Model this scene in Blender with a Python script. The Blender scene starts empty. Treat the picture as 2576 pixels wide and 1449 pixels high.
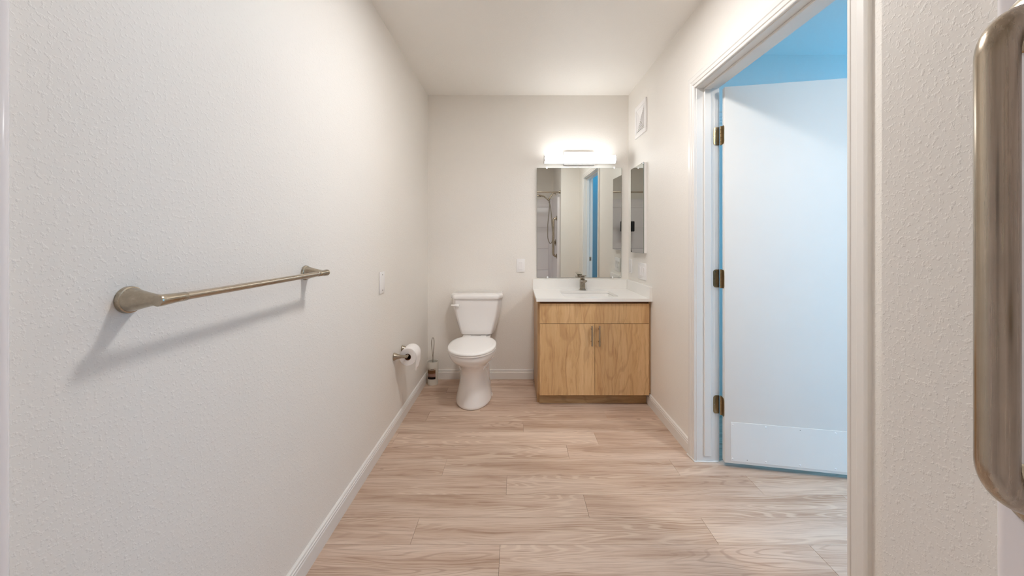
import bpy, bmesh, math, random
from mathutils import Vector, Matrix
PI = math.pi
random.seed(7)
SC = bpy.context.scene
COL = SC.collection

# ------------------------------------------------------------------ camera
F_PX, W_PX, H_PX = 925.0, 2576.0, 1449.0
VPX, VPY = 1297.0, 606.0
CAM_Z = 1.2
cam_d = bpy.data.cameras.new('camera')
cam_d.sensor_fit = 'HORIZONTAL'
cam_d.sensor_width = 36.0
cam_d.lens = F_PX / W_PX * 36.0
cam_d.shift_x = (W_PX / 2 - VPX) / W_PX
cam_d.shift_y = (VPY - H_PX / 2) / W_PX
cam_d.clip_start = 0.01
cam = bpy.data.objects.new('camera', cam_d)
COL.objects.link(cam)
cam.location = (0, 0, CAM_Z)
cam.rotation_euler = (PI / 2, 0, 0)
SC.camera = cam

# ------------------------------------------------------------------ world, daylight, exposure
DAY_STRENGTH = 7.0
DAY_COLOR = (0.06, 0.50, 1.0)
TUBE_STRENGTH = 11.0
DOWN_STRENGTH = 106.0
BEDROOM_STRENGTH = 165.0
world = bpy.data.worlds.new('world')
SC.world = world
world.use_nodes = True
bg = world.node_tree.nodes['Background']
bg.inputs['Color'].default_value = (*DAY_COLOR, 1)
bg.inputs['Strength'].default_value = DAY_STRENGTH
SC.view_settings.view_transform = 'Standard'
SC.view_settings.look = 'None'
SC.view_settings.gamma = 1.0
SC.view_settings.use_curve_mapping = False
SC.view_settings.exposure = 0.40
SC.cycles.use_denoising = True
SC.cycles.max_bounces = 16
SC.cycles.diffuse_bounces = 10
SC.cycles.glossy_bounces = 8
SC.cycles.transmission_bounces = 8
SC.cycles.caustics_reflective = False
SC.cycles.caustics_refractive = False
SC.cycles.sample_clamp_indirect = 6.0
# daylight enters by the bedroom window: a portal guides the sky's light through it
pd = bpy.data.lights.new('window_daylight', 'AREA')
pd.shape = 'RECTANGLE'
pd.size, pd.size_y = 1.3, .92
pd.cycles.is_portal = True
po = bpy.data.objects.new('window_daylight', pd)
COL.objects.link(po)
po.location = (3.52, 1.98, 1.60)
po.rotation_euler = (0, PI / 2, 0)

# ------------------------------------------------------------------ materials
def lin(c):
    return tuple(((v / 255) / 12.92 if v / 255 <= 0.04045 else ((v / 255 + 0.055) / 1.055) ** 2.4) for v in c) + (1.0,)

class N:
    def __init__(s, name):
        s.m = bpy.data.materials.new(name)
        s.m.use_nodes = True
        s.t = s.m.node_tree
        s.p = s.t.nodes['Principled BSDF']
    def n(s, kind, **kw):
        nd = s.t.nodes.new(kind)
        for k, v in kw.items():
            if k in nd.inputs.keys():
                nd.inputs[k].default_value = v
            else:
                setattr(nd, k, v)
        return nd
    def l(s, a, b):
        s.t.links.new(a, b)
    def set(s, **kw):
        for k, v in kw.items():
            s.p.inputs[k.replace('_', ' ')].default_value = v
        return s
    def obj(s, scale=(1, 1, 1), rand=0.0, rot=(0, 0, 0)):
        tc = s.n('ShaderNodeTexCoord')
        mp = s.n('ShaderNodeMapping')
        mp.inputs['Scale'].default_value = scale
        mp.inputs['Rotation'].default_value = rot
        src = tc.outputs['Object']
        if rand:
            oi = s.n('ShaderNodeObjectInfo')
            mu = s.n('ShaderNodeMath', operation='MULTIPLY')
            mu.inputs[1].default_value = rand
            s.l(oi.outputs['Random'], mu.inputs[0])
            cb = s.n('ShaderNodeCombineXYZ')
            for i in range(3):
                s.l(mu.outputs[0], cb.inputs[i])
            ad = s.n('ShaderNodeVectorMath', operation='ADD')
            s.l(src, ad.inputs[0]); s.l(cb.outputs[0], ad.inputs[1])
            src = ad.outputs[0]
        s.l(src, mp.inputs['Vector'])
        return mp.outputs['Vector']
    def ramp(s, fac, stops):
        r = s.n('ShaderNodeValToRGB')
        e = r.color_ramp.elements
        while len(e) < len(stops):
            e.new(0.5)
        for el, (pos, c) in zip(e, stops):
            el.position = pos
            el.color = c if len(c) == 4 else lin(c)
        s.l(fac, r.inputs['Fac'])
        return r.outputs['Color']
    def mix(s, fac, a, b, mode='MIX'):
        m = s.n('ShaderNodeMix', data_type='RGBA', blend_type=mode)
        for sock, v in ((m.inputs[0], fac), (m.inputs[6], a), (m.inputs[7], b)):
            if isinstance(v, (int, float)):
                sock.default_value = v
            elif isinstance(v, tuple):
                sock.default_value = v
            else:
                s.l(v, sock)
        return m.outputs[2]
    def bump(s, height, strength, dist):
        b = s.n('ShaderNodeBump')
        b.inputs['Strength'].default_value = strength
        b.inputs['Distance'].default_value = dist
        s.l(height, b.inputs['Height'])
        s.l(b.outputs[0], s.p.inputs['Normal'])

def plain(name, rgb, rough=0.5, metal=0.0, var=0.03, scale=30, **kw):
    """principled surface with a little procedural tone variation"""
    k = N(name)
    v = k.obj()
    nz = k.n('ShaderNodeTexNoise', Scale=scale, Detail=3.0)
    k.l(v, nz.inputs['Vector'])
    c = lin(rgb)
    lo = tuple(x * (1 - var) for x in c[:3]) + (1,)
    hi = tuple(min(1, x * (1 + var)) for x in c[:3]) + (1,)
    k.l(k.ramp(nz.outputs['Fac'], [(0.3, lo), (0.7, hi)]), k.p.inputs['Base Color'])
    k.set(Roughness=rough, Metallic=metal, **kw)
    return k.m

def paint(name, rgb, rough, strength, scale=150.0):
    """orange-peel sprayed drywall paint"""
    k = N(name)
    v = k.obj()
    a = k.n('ShaderNodeTexNoise', Scale=scale, Detail=2.5, Roughness=0.55)
    b = k.n('ShaderNodeTexNoise', Scale=scale * 0.35, Detail=2.0)
    t = k.n('ShaderNodeTexNoise', Scale=1.3, Detail=2.0)
    for q in (a, b, t):
        k.l(v, q.inputs['Vector'])
    ra = k.ramp(a.outputs['Fac'], [(0.53, (0, 0, 0, 1)), (0.70, (1, 1, 1, 1))])
    rb = k.ramp(b.outputs['Fac'], [(0.4, (0, 0, 0, 1)), (0.7, (1, 1, 1, 1))])
    h = k.mix(0.25, ra, rb)
    k.bump(h, strength, 0.0022)
    c = lin(rgb)
    k.l(k.ramp(t.outputs['Fac'], [(0.3, tuple(x * .985 for x in c[:3]) + (1,)), (0.7, c)]), k.p.inputs['Base Color'])
    k.set(Roughness=rough)
    k.p.inputs['Specular IOR Level'].default_value = 0.35
    return k.m

def brushed(name, rgb, rough, axis_scale):
    k = N(name)
    v = k.obj(axis_scale)
    a = k.n('ShaderNodeTexNoise', Scale=1.0, Detail=5.0, Roughness=0.7)
    k.l(v, a.inputs['Vector'])
    v2 = k.obj((1, 1, 1))
    b = k.n('ShaderNodeTexNoise', Scale=22.0, Detail=3.0)
    k.l(v2, b.inputs['Vector'])
    c = lin(rgb)
    d = tuple(x * .62 for x in c[:3]) + (1,)
    col = k.mix(0.5, k.ramp(a.outputs['Fac'], [(0.34, d), (0.62, c)]), k.ramp(b.outputs['Fac'], [(0.3, tuple(x * .84 for x in c[:3]) + (1,)), (0.7, c)]))
    k.l(col, k.p.inputs['Base Color'])
    rr = k.n('ShaderNodeMapRange')
    rr.inputs['To Min'].default_value = rough * .75
    rr.inputs['To Max'].default_value = rough * 1.3
    k.l(a.outputs['Fac'], rr.inputs['Value'])
    k.l(rr.outputs[0], k.p.inputs['Roughness'])
    k.set(Metallic=1.0)
    return k.m

def floor_wood():
    k = N('vinyl_plank_wood')
    v = k.obj((1, 1, 1), rand=37.0)
    # slow warp so the grain meanders
    wp = k.n('ShaderNodeTexNoise', Scale=2.2, Detail=2.0)
    k.l(v, wp.inputs['Vector'])
    sc = k.n('ShaderNodeVectorMath', operation='SCALE')
    sc.inputs['Scale'].default_value = 0.05
    k.l(wp.outputs['Color'], sc.inputs[0])
    ad = k.n('ShaderNodeVectorMath', operation='ADD')
    k.l(v, ad.inputs[0]); k.l(sc.outputs[0], ad.inputs[1])
    def stretch(s):
        m = k.n('ShaderNodeMapping')
        m.inputs['Scale'].default_value = s
        k.l(ad.outputs[0], m.inputs['Vector'])
        return m.outputs['Vector']
    # cathedral arches: contour lines of a stretched noise field
    f = k.n('ShaderNodeTexNoise', Scale=1.0, Detail=1.0)
    k.l(stretch((1.1, 11.0, 1.0)), f.inputs['Vector'])
    mu = k.n('ShaderNodeMath', operation='MULTIPLY'); mu.inputs[1].default_value = 120.0
    k.l(f.outputs['Fac'], mu.inputs[0])
    sn = k.n('ShaderNodeMath', operation='SINE')
    k.l(mu.outputs[0], sn.inputs[0])
    mr = k.n('ShaderNodeMapRange'); mr.inputs['From Min'].default_value = -1
    k.l(sn.outputs[0], mr.inputs['Value'])
    # fine fibres
    g = k.n('ShaderNodeTexNoise', Scale=1.0, Detail=6.0, Roughness=0.65)
    k.l(stretch((5.0, 130.0, 1.0)), g.inputs['Vector'])
    # broad streaks
    h = k.n('ShaderNodeTexNoise', Scale=1.0, Detail=3.0)
    k.l(stretch((1.3, 17.0, 1.0)), h.inputs['Vector'])
    base = k.ramp(h.outputs['Fac'], [(0.33, (163, 131, 107)), (0.48, (200, 174, 154)), (0.66, (224, 204, 187))])
    fib = k.ramp(g.outputs['Fac'], [(0.32, (150, 118, 97)), (0.5, (203, 177, 158)), (0.72, (220, 199, 181))])
    c = k.mix(0.5, base, fib)
    # arches only where a mask lets them
    mk = k.n('ShaderNodeTexNoise', Scale=1.0, Detail=1.0)
    k.l(stretch((1.0, 4.0, 1.0)), mk.inputs['Vector'])
    mask = k.ramp(mk.outputs['Fac'], [(0.50, (0, 0, 0, 1)), (0.62, (0.6, 0.6, 0.6, 1))])
    lines = k.ramp(mr.outputs[0], [(0.62, (0, 0, 0, 1)), (0.95, (1, 1, 1, 1))])
    ml = k.mix(1.0, lines, mask, 'MULTIPLY')
    c = k.mix(ml, c, lin((223, 203, 183)))
    dk = k.ramp(mr.outputs[0], [(0.02, (1, 1, 1, 1)), (0.25, (0, 0, 0, 1))])
    md = k.mix(1.0, dk, k.ramp(mk.outputs['Fac'], [(0.36, (.42, .42, .42, 1)), (0.50, (0.05, 0.05, 0.05, 1))]), 'MULTIPLY')
    c = k.mix(md, c, lin((146, 115, 95)))
    # plank to plank tone
    oi = k.n('ShaderNodeObjectInfo')
    tone = k.ramp(oi.outputs['Random'], [(0.0, (.90, .89, .88, 1)), (1.0, (1, 1, 1, 1))])
    c = k.mix(1.0, c, tone, 'MULTIPLY')
    k.l(c, k.p.inputs['Base Color'])
    k.bump(g.outputs['Fac'], 0.12, 0.001)
    k.set(Roughness=0.48)
    return k.m

def cabinet_wood(name, axis, tint=1.0):
    """oak-look laminate, grain along axis (x or z)"""
    k = N(name)
    v = k.obj((1, 1, 1), rand=11.0)
    wp = k.n('ShaderNodeTexNoise', Scale=5.0, Detail=2.0)
    k.l(v, wp.inputs['Vector'])
    sc = k.n('ShaderNodeVectorMath', operation='SCALE'); sc.inputs['Scale'].default_value = 0.05
    k.l(wp.outputs['Color'], sc.inputs[0])
    ad = k.n('ShaderNodeVectorMath', operation='ADD')
    k.l(v, ad.inputs[0]); k.l(sc.outputs[0], ad.inputs[1])
    def stretch(a, b):
        m = k.n('ShaderNodeMapping')
        m.inputs['Scale'].default_value = (b, b, a) if axis == 'z' else (a, b, b)
        k.l(ad.outputs[0], m.inputs['Vector'])
        return m.outputs['Vector']
    g = k.n('ShaderNodeTexNoise', Scale=1.0, Detail=6.0, Roughness=0.65)
    k.l(stretch(4.0, 75.0), g.inputs['Vector'])
    h = k.n('ShaderNodeTexNoise', Scale=1.0, Detail=2.0)
    k.l(stretch(1.4, 11.0), h.inputs['Vector'])
    f = k.n('ShaderNodeTexNoise', Scale=1.0, Detail=1.0)
    k.l(stretch(1.1, 7.0), f.inputs['Vector'])
    mu = k.n('ShaderNodeMath', operation='MULTIPLY'); mu.inputs[1].default_value = 55.0
    k.l(f.outputs['Fac'], mu.inputs[0])
    sn = k.n('ShaderNodeMath', operation='SINE'); k.l(mu.outputs[0], sn.inputs[0])
    mr = k.n('ShaderNodeMapRange'); mr.inputs['From Min'].default_value = -1; k.l(sn.outputs[0], mr.inputs['Value'])
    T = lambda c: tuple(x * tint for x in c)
    base = k.ramp(h.outputs['Fac'], [(0.3, T((186, 143, 94))), (0.5, T((207, 168, 119))), (0.7, T((220, 184, 138)))])
    fib = k.ramp(g.outputs['Fac'], [(0.30, T((154, 110, 70))), (0.48, T((205, 166, 118))), (0.72, T((222, 188, 144)))])
    c = k.mix(0.45, base, fib)
    dk = k.ramp(mr.outputs[0], [(0.0, (.26, .26, .26, 1)), (0.14, (0, 0, 0, 1))])
    c = k.mix(dk, c, lin(T((150, 104, 66))))
    k.l(c, k.p.inputs['Base Color'])
    k.set(Roughness=0.42)
    return k.m

def emit(name, rgb, strength):
    k = N(name)
    k.set(Emission_Strength=strength, Roughness=0.4)
    k.p.inputs['Base Color'].default_value = lin((240, 240, 240))
    k.p.inputs['Emission Color'].default_value = (*rgb, 1)
    return k.m

M = {}
M['wall'] = paint('wall_paint', (235, 231, 225), 0.55, 0.34, 120.0)
M['ceil'] = paint('ceiling_paint', (239, 236, 231), 0.5, 0.22, 120.0)
M['absorber'] = paint('bedroom_absorber_paint', (104, 102, 100), 0.6, 0.2)  # dark tone made up for unseen walls, keeps blue light off the door
M['trim'] = plain('trim_enamel', (228, 225, 221), 0.32, var=0.01, scale=6)
M['door'] = plain('door_enamel', (234, 231, 226), 0.55, var=0.012, scale=4)
M['floor'] = floor_wood()
M['subfloor'] = plain('subfloor', (92, 72, 56), 0.8)
M['oak_v'] = cabinet_wood('oak_laminate_vertical', 'z')
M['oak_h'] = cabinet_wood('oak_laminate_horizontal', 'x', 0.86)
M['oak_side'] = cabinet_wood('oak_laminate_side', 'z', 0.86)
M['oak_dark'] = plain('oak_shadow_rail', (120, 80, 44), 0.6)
M['quartz'] = plain('white_quartz', (238, 236, 232), 0.2, var=0.012, scale=240)
M['ceramic'] = plain('vitreous_china', (236, 233, 231), 0.08, var=0.004, scale=5, Coat_Weight=0.4)
M['sink'] = plain('sink_china', (238, 236, 233), 0.1, var=0.004, scale=5)
M['seat'] = plain('toilet_seat_plastic', (240, 238, 236), 0.16, var=0.004, scale=5)
M['acrylic'] = plain('shower_fibreglass', (232, 228, 230), 0.13, var=0.006, scale=3)
M['plate'] = plain('switch_plastic', (238, 236, 235), 0.3, var=0.005, scale=9)
M['nickel'] = brushed('brushed_nickel', (196, 184, 168), 0.27, (260, 6, 260))
M['nickel_z'] = brushed('brushed_nickel_vertical', (190, 176, 158), 0.26, (170, 170, 3.0))
M['nickel_p'] = brushed('satin_nickel', (186, 174, 156), 0.25, (60, 60, 60))
M['bronze'] = brushed('satin_bronze_hinge', (176, 156, 122), 0.3, (50, 50, 20))
M['chrome'] = plain('chrome', (206, 204, 202), 0.12, 1.0)
M['alu'] = plain('painted_fixture', (232, 230, 228), 0.35, var=0.005)
M['fixture'] = plain('satin_fixture_plate', (196, 193, 190), 0.4, var=0.01)
M['mirror'] = plain('mirror_silver', (224, 226, 222), 0.0, 1.0, var=0.0)
M['mirror_edge'] = plain('mirror_glass_edge', (120, 132, 126), 0.2)
M['clear'] = plain('clear_plastic', (238, 238, 238), 0.2)
M['frost'] = plain('frosted_glass', (226, 222, 212), 0.35, var=0.01, Transmission_Weight=0.12)
M['label'] = plain('label_paper', (226, 214, 200), 0.5)
M['label_black'] = plain('label_black_ink', (24, 16, 20), 0.4)
M['paper'] = plain('toilet_paper', (240, 236, 234), 0.9, var=0.02, scale=160)
M['paper_end'] = plain('toilet_paper_end', (226, 219, 214), 0.95, var=0.03, scale=200)
M['card'] = plain('cardboard_core', (112, 72, 48), 0.9)
M['black'] = plain('black_plastic', (18, 18, 19), 0.4, var=0.1)
M['lens'] = plain('lens_glass', (10, 12, 16), 0.05)
M['dark'] = plain('vent_void', (120, 110, 104), 0.8)
M['hose'] = plain('shower_hose_metal', (166, 158, 146), 0.28, 1.0, var=0.15, scale=300)
M['screw_hole'] = plain('screw_slot', (96, 90, 86), 0.6)
M['tube'] = emit('light_diffuser', (0.98, 1.0, 1.0), TUBE_STRENGTH)
M['down'] = emit('downlight_lens', (1.0, 0.985, 0.97), DOWN_STRENGTH)
M['down2'] = emit('bedroom_downlight_lens', (1.0, 0.89, 0.76), BEDROOM_STRENGTH)
def label_picture():
    k = N('label_photo_print')
    v = k.obj()
    sx = k.n('ShaderNodeSeparateXYZ'); k.l(v, sx.inputs[0])
    nz = k.n('ShaderNodeTexNoise', Scale=60.0, Detail=3.0); k.l(v, nz.inputs['Vector'])
    mr = k.n('ShaderNodeMapRange'); mr.inputs['From Max'].default_value = 0.062
    k.l(sx.outputs['Z'], mr.inputs['Value'])
    ad = k.n('ShaderNodeMath', operation='MULTIPLY_ADD'); ad.inputs[1].default_value = 0.25
    k.l(nz.outputs['Fac'], ad.inputs[0]); k.l(mr.outputs[0], ad.inputs[2])
    k.l(k.ramp(ad.outputs[0], [(0.1, (150, 106, 92)), (0.32, (206, 172, 160)), (0.55, (190, 150, 134)), (0.64, (138, 96, 60)), (1.0, (150, 110, 72))]), k.p.inputs['Base Color'])
    k.set(Roughness=0.35)
    return k.m
M['picture'] = label_picture()

# ------------------------------------------------------------------ mesh helpers (all in world metres)
def B():
    return bmesh.new()

def box(bm, a, b, bev=0.0, seg=2):
    x0, x1 = sorted((a[0], b[0])); y0, y1 = sorted((a[1], b[1])); z0, z1 = sorted((a[2], b[2]))
    vs = [bm.verts.new(p) for p in [(x0,y0,z0),(x1,y0,z0),(x1,y1,z0),(x0,y1,z0),(x0,y0,z1),(x1,y0,z1),(x1,y1,z1),(x0,y1,z1)]]
    fs = [bm.faces.new([vs[i] for i in q]) for q in [(0,3,2,1),(4,5,6,7),(0,1,5,4),(1,2,6,5),(2,3,7,6),(3,0,4,7)]]
    if bev > 0:
        es = list({e for f in fs for e in f.edges})
        bmesh.ops.bevel(bm, geom=es, offset=bev, segments=seg, profile=0.5, affect='EDGES', clamp_overlap=True)
    return bm

def rings(bm, rs, cap0=True, cap1=True, closed=True):
    """skin a list of vertex rings"""
    vr = [[bm.verts.new(p) for p in r] for r in rs]
    n = len(vr[0])
    for a, b in zip(vr, vr[1:]):
        for i in range(n if closed else n - 1):
            j = (i + 1) % n
            bm.faces.new([a[i], a[j], b[j], b[i]])
    if cap0: bm.faces.new(list(reversed(vr[0])))
    if cap1: bm.faces.new(vr[-1])
    return bm

def frame(d):
    d = Vector(d).normalized()
    u = d.cross(Vector((0, 0, 1)))
    if u.length < 1e-4: u = Vector((1, 0, 0))
    u.normalize()
    return d, u, d.cross(u).normalized()

def lathe(bm, origin, axis, prof, n=32, cap0=True, cap1=True):
    """prof: list of (distance along axis, radius)"""
    o = Vector(origin); d, u, w = frame(axis)
    rs = [[o + d * t + (u * math.cos(2*PI*i/n) + w * math.sin(2*PI*i/n)) * max(r, 1e-5) for i in range(n)] for t, r in prof]
    return rings(bm, rs, cap0, cap1)

def tube(bm, pts, r, n=12, cap=True):
    pts = [Vector(p) for p in pts]
    rr = r if isinstance(r, (list, tuple)) else [r] * len(pts)
    rs = []
    u = None
    for i, p in enumerate(pts):
        t = (pts[min(i + 1, len(pts) - 1)] - pts[max(i - 1, 0)]).normalized()
        if u is None:
            _, u, w = frame(t)
        else:
            u = (u - t * u.dot(t)).normalized()
        w = t.cross(u).normalized()
        rs.append([p + (u * math.cos(2*PI*k/n) + w * math.sin(2*PI*k/n)) * rr[i] for k in range(n)])
    return rings(bm, rs, cap, cap)

def smooth_path(pts, n=8):
    """Catmull-Rom through the points"""
    P = [Vector(p) for p in pts]
    P = [P[0] * 2 - P[1]] + P + [P[-1] * 2 - P[-2]]
    out = []
    for i in range(1, len(P) - 2):
        a, b, c, d = P[i-1:i+3]
        for k in range(n):
            t = k / n
            out.append(0.5 * ((2*b) + (c - a)*t + (2*a - 5*b + 4*c - d)*t*t + (3*b - a - 3*c + d)*t**3))
    out.append(P[-2])
    return out

def arc_bend(p0, corner, p1, r, n=8):
    """points of a rounded corner"""
    c = Vector(corner); a = (Vector(p0) - c).normalized(); b = (Vector(p1) - c).normalized()
    ang = a.angle(b); t = r / math.tan(ang / 2)
    ctr = c + (a + b).normalized() * (r / math.sin(ang / 2))
    s, e = c + a * t - ctr, c + b * t - ctr
    th = s.angle(e)
    return [ctr + (s * math.sin((1 - k/n) * th) + e * math.sin(k/n * th)) / math.sin(th) for k in range(n + 1)]

def roundpoly(pts, r, n=4):
    out = []
    m = len(pts)
    for i, p in enumerate(pts):
        rad = r[i] if isinstance(r, (list, tuple)) else r
        a, b = Vector((*pts[i-1], 0)), Vector((*pts[(i+1) % m], 0))
        out += [(q.x, q.y) for q in arc_bend(a, Vector((*p, 0)), b, rad, n)]
    return out

def rrect(x0, x1, y0, y1, r, n=5):
    return roundpoly([(x0, y0), (x1, y0), (x1, y1), (x0, y1)], r, n)

def finish(bm, sharp=0.6):
    bmesh.ops.recalc_face_normals(bm, faces=bm.faces)
    for f in bm.faces: f.smooth = True
    for e in bm.edges:
        if len(e.link_faces) == 2 and e.calc_face_angle(0) > sharp: e.smooth = False
    return bm

def wm(o):
    m = Matrix.LocRotScale(o.location, o.rotation_euler, o.scale)
    return (wm(o.parent) @ m) if o.parent else m

def obj(name, bm, mat, parent=None, sharp=0.6):
    """link a bmesh given in world metres as ONE mesh object, its origin at the middle of its base"""
    finish(bm, sharp)
    if parent:
        bm.transform(wm(parent).inverted())
    xs = [v.co for v in bm.verts]
    lo = Vector([min(c[i] for c in xs) for i in range(3)]); hi = Vector([max(c[i] for c in xs) for i in range(3)])
    org = Vector(((lo.x + hi.x) / 2, (lo.y + hi.y) / 2, lo.z))
    bmesh.ops.translate(bm, vec=-org, verts=bm.verts)
    me = bpy.data.meshes.new(name)
    bm.to_mesh(me); bm.free()
    me.materials.append(M[mat] if isinstance(mat, str) else mat)
    o = bpy.data.objects.new(name, me)
    COL.objects.link(o)
    o.location = org
    o.parent = parent
    return o

def tag(o, label, cat, group=None):
    o['label'] = label; o['category'] = cat
    if group: o['group'] = group
    return o

def thing(name, label, cat, loc, group=None, rotz=0.0):
    o = bpy.data.objects.new(name, None)
    o.empty_display_size = 0.05
    COL.objects.link(o)
    o.location = loc; o.rotation_euler = (0, 0, rotz)
    return tag(o, label, cat, group)

def struct(o, label=None):
    o['kind'] = 'structure'
    if label: o['label'] = label
    return o

def sthing(name, loc, label, rotz=0.0):
    o = bpy.data.objects.new(name, None)
    o.empty_display_size = 0.05
    COL.objects.link(o)
    o.location = loc; o.rotation_euler = (0, 0, rotz)
    return struct(o, label)

# ------------------------------------------------------------------ the room
XL, XR, D, ZC = -0.765, 0.983, 3.2, 2.466        # left wall, right wall, back wall, ceiling
XH = 1.10                                        # bedroom face of the right wall
JY0, JY1, JZ = 1.084, 1.998, 2.03                # door opening
SX = 0.70                                        # return wall beside the shower
SY = 0.703
HX1, HY0, HY1 = 3.4, -1.5, 2.5                   # bedroom beyond the door

bm = box(B(), (XL - .1, HY0 - .4, -.12), (HX1 + .1, D + .1, -.004))
FLOOR = struct(obj('floor', bm, 'subfloor'), 'light greige wood-look vinyl plank floor')
PW, PL, Y0 = 0.1425, 1.22, 1.453
joints = {4: .297, 3: -.377, 2: -.044, 1: .32, 0: -.417, -1: -.061, 5: -.73, 6: .05, 7: .62, 8: -.25, 9: .40, 10: -.55, 11: .15}
plank_mesh = {}
def plank(x0, x1, y0, y1):
    key = (round(x1 - x0, 4), round(y1 - y0, 4))
    if key not in plank_mesh:
        g = 0.0004
        b = box(B(), (-(x1-x0)/2 + g, -(y1-y0)/2 + g, -.004), ((x1-x0)/2 - g, (y1-y0)/2 - g, 0), 0.0006, 1)
        finish(b)
        me = bpy.data.meshes.new('plank'); b.to_mesh(me); b.free()
        me.materials.append(M['floor'])
        plank_mesh[key] = me
    o = bpy.data.objects.new('plank', plank_mesh[key])
    COL.objects.link(o)
    o.parent = FLOOR
    o.location = Vector(((x0 + x1) / 2, (y0 + y1) / 2, 0)) - FLOOR.location
for row in range(-21, 13):
    ya, yb = Y0 + PW * row, Y0 + PW * (row + 1)
    y0, y1 = max(ya, HY0), min(yb, D)
    if y1 - y0 < .02: continue
    j = joints.get(row, random.uniform(-.5, .6))
    spans = []
    if y1 > .53:
        yb0 = max(y0, .53)
        if y0 >= .53: spans.append((XL, HX1 if y0 < HY1 else XR, y0, y1))
        else: spans += [(XL, SX, yb0, y1), (XH, HX1, y0, y1)]
    else: spans.append((XH, HX1, y0, y1))
    for xs0, xs1, ya_, yb_ in spans:
        cuts = [xs0] + [j + PL * k for k in range(-3, 5) if xs0 + .02 < j + PL * k < xs1 - .02] + [xs1]
        for a, b in zip(cuts, cuts[1:]): plank(a, b, ya_, yb_)

def wallbox(name, parts, label, mat='wall'):
    bm = B()
    for a, b in parts: box(bm, a, b)
    return struct(obj(name, bm, mat), label)
wallbox('wall_left', [((XL - .1, -.45, 0), (XL, D, ZC))], 'off-white textured wall with the towel bar')
wallbox('wall_back', [((XL - .1, D, 0), (XH, D + .1, ZC))], 'off-white wall behind toilet and vanity')
wallbox('wall_right', [((XR, JY1 + .018, 0), (XH, D, ZC)), ((XR, JY0 - .018, JZ + .018), (XH, JY1 + .018, ZC)), ((XR, SY, 0), (XH, JY0 - .018, ZC))], 'off-white wall with the doorway')
wallbox('wall_shower_end', [((SX, -.45, 0), (XH, SY, ZC))], 'textured return wall beside the shower')
wallbox('wall_shower_back', [((XL - .1, -.55, 0), (XH, -.45, ZC))], 'off-white wall above the shower')
wallbox('wall_bedroom_back', [((XH, HY1, 0), (HX1 + .1, HY1 + .1, ZC))], 'bedroom wall behind the open door in blue daylight')
wallbox('wall_bedroom_front', [((XH, HY0 - .1, 0), (HX1 + .1, HY0, ZC))], 'unseen bedroom wall, dark grey to soak up blue daylight', 'absorber')
WY0, WY1, WZ0, WZ1 = 1.52, 2.44, .95, 2.25
wallbox('wall_bedroom_right', [((HX1, HY0, 0), (HX1 + .1, WY0, ZC)), ((HX1, WY1, 0), (HX1 + .1, HY1, ZC)), ((HX1, WY0, 0), (HX1 + .1, WY1, WZ0)), ((HX1, WY0, WZ1), (HX1 + .1, WY1, ZC))], 'unseen bedroom wall with the window, dark grey to soak up daylight', 'absorber')
struct(obj('ceiling', box(B(), (XL - .1, -.55, ZC), (HX1 + .1, D + .1, ZC + .1)), 'ceil'), 'off-white lightly textured ceiling')
# bedroom window frame
w1 = sthing('window_1', (HX1 + .05, (WY0 + WY1) / 2, WZ0), 'white framed bedroom window')
for nm, a, b in [('window_frame', (WY0, WZ0), (WY1, WZ0 + .04)), ('window_frame', (WY0, WZ1 - .04), (WY1, WZ1)), ('window_frame', (WY0, WZ0 + .04), (WY0 + .04, WZ1 - .04)), ('window_frame', (WY1 - .04, WZ0 + .04), (WY1, WZ1 - .04)), ('window_mullion', (1.965, WZ0 + .04), (1.995, WZ1 - .04))]:
    obj(nm, box(B(), (HX1 + .03, a[0], a[1]), (HX1 + .07, b[0], b[1]), .004), 'trim', w1)

kg = N('window_glass')
tr = kg.n('ShaderNodeBsdfTransparent'); gl = kg.n('ShaderNodeBsdfGlossy', Roughness=0.0); mx = kg.n('ShaderNodeMixShader')
mx.inputs[0].default_value = 0.06
kg.l(tr.outputs[0], mx.inputs[1]); kg.l(gl.outputs[0], mx.inputs[2]); kg.l(mx.outputs[0], kg.t.nodes['Material Output'].inputs['Surface'])
for ya_, yb_ in ((WY0 + .04, 1.965), (1.995, WY1 - .04)):
    obj('pane', box(B(), (HX1 + .048, ya_, WZ0 + .04), (HX1 + .052, yb_, WZ1 - .04)), kg.m, w1)

# baseboards: a flat board under a twice-grooved bead
BB = [(0, 0), (.013, 0), (.013, .056), (.0105, .060), (.0105, .063), (.0125, .065), (.0125, .069), (.009, .0715), (.009, .074), (.0105, .0755), (.009, .080), (.004, .083), (0, .083)]
def baseboard(name, p0, p1, nrm, label):
    p0, p1, n = Vector(p0), Vector(p1), Vector(nrm)
    bm = B()
    rings(bm, [[p + n * t + Vector((0, 0, h)) for t, h in BB] for p in (p0, p1)])
    return struct(obj(name, bm, 'trim', sharp=.35), label)
baseboard('baseboard_left', (XL, .53, 0), (XL, D, 0), (1, 0, 0), 'white grooved baseboard under the towel bar')
baseboard('baseboard_back', (XL + .013, D, 0), (.155, D, 0), (0, -1, 0), 'white grooved baseboard behind the toilet')
baseboard('baseboard_right', (XR, JY1 + .072, 0), (XR, 2.745, 0), (-1, 0, 0), 'white grooved baseboard beside the vanity')
baseboard('baseboard_near', (SX + .005, SY, 0), (XR, SY, 0), (0, 1, 0), 'white baseboard on the shower return wall')
baseboard('baseboard_bedroom', (XH, HY1, 0), (1.16, HY1, 0), (0, -1, 0), 'white baseboard in the bedroom')

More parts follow.
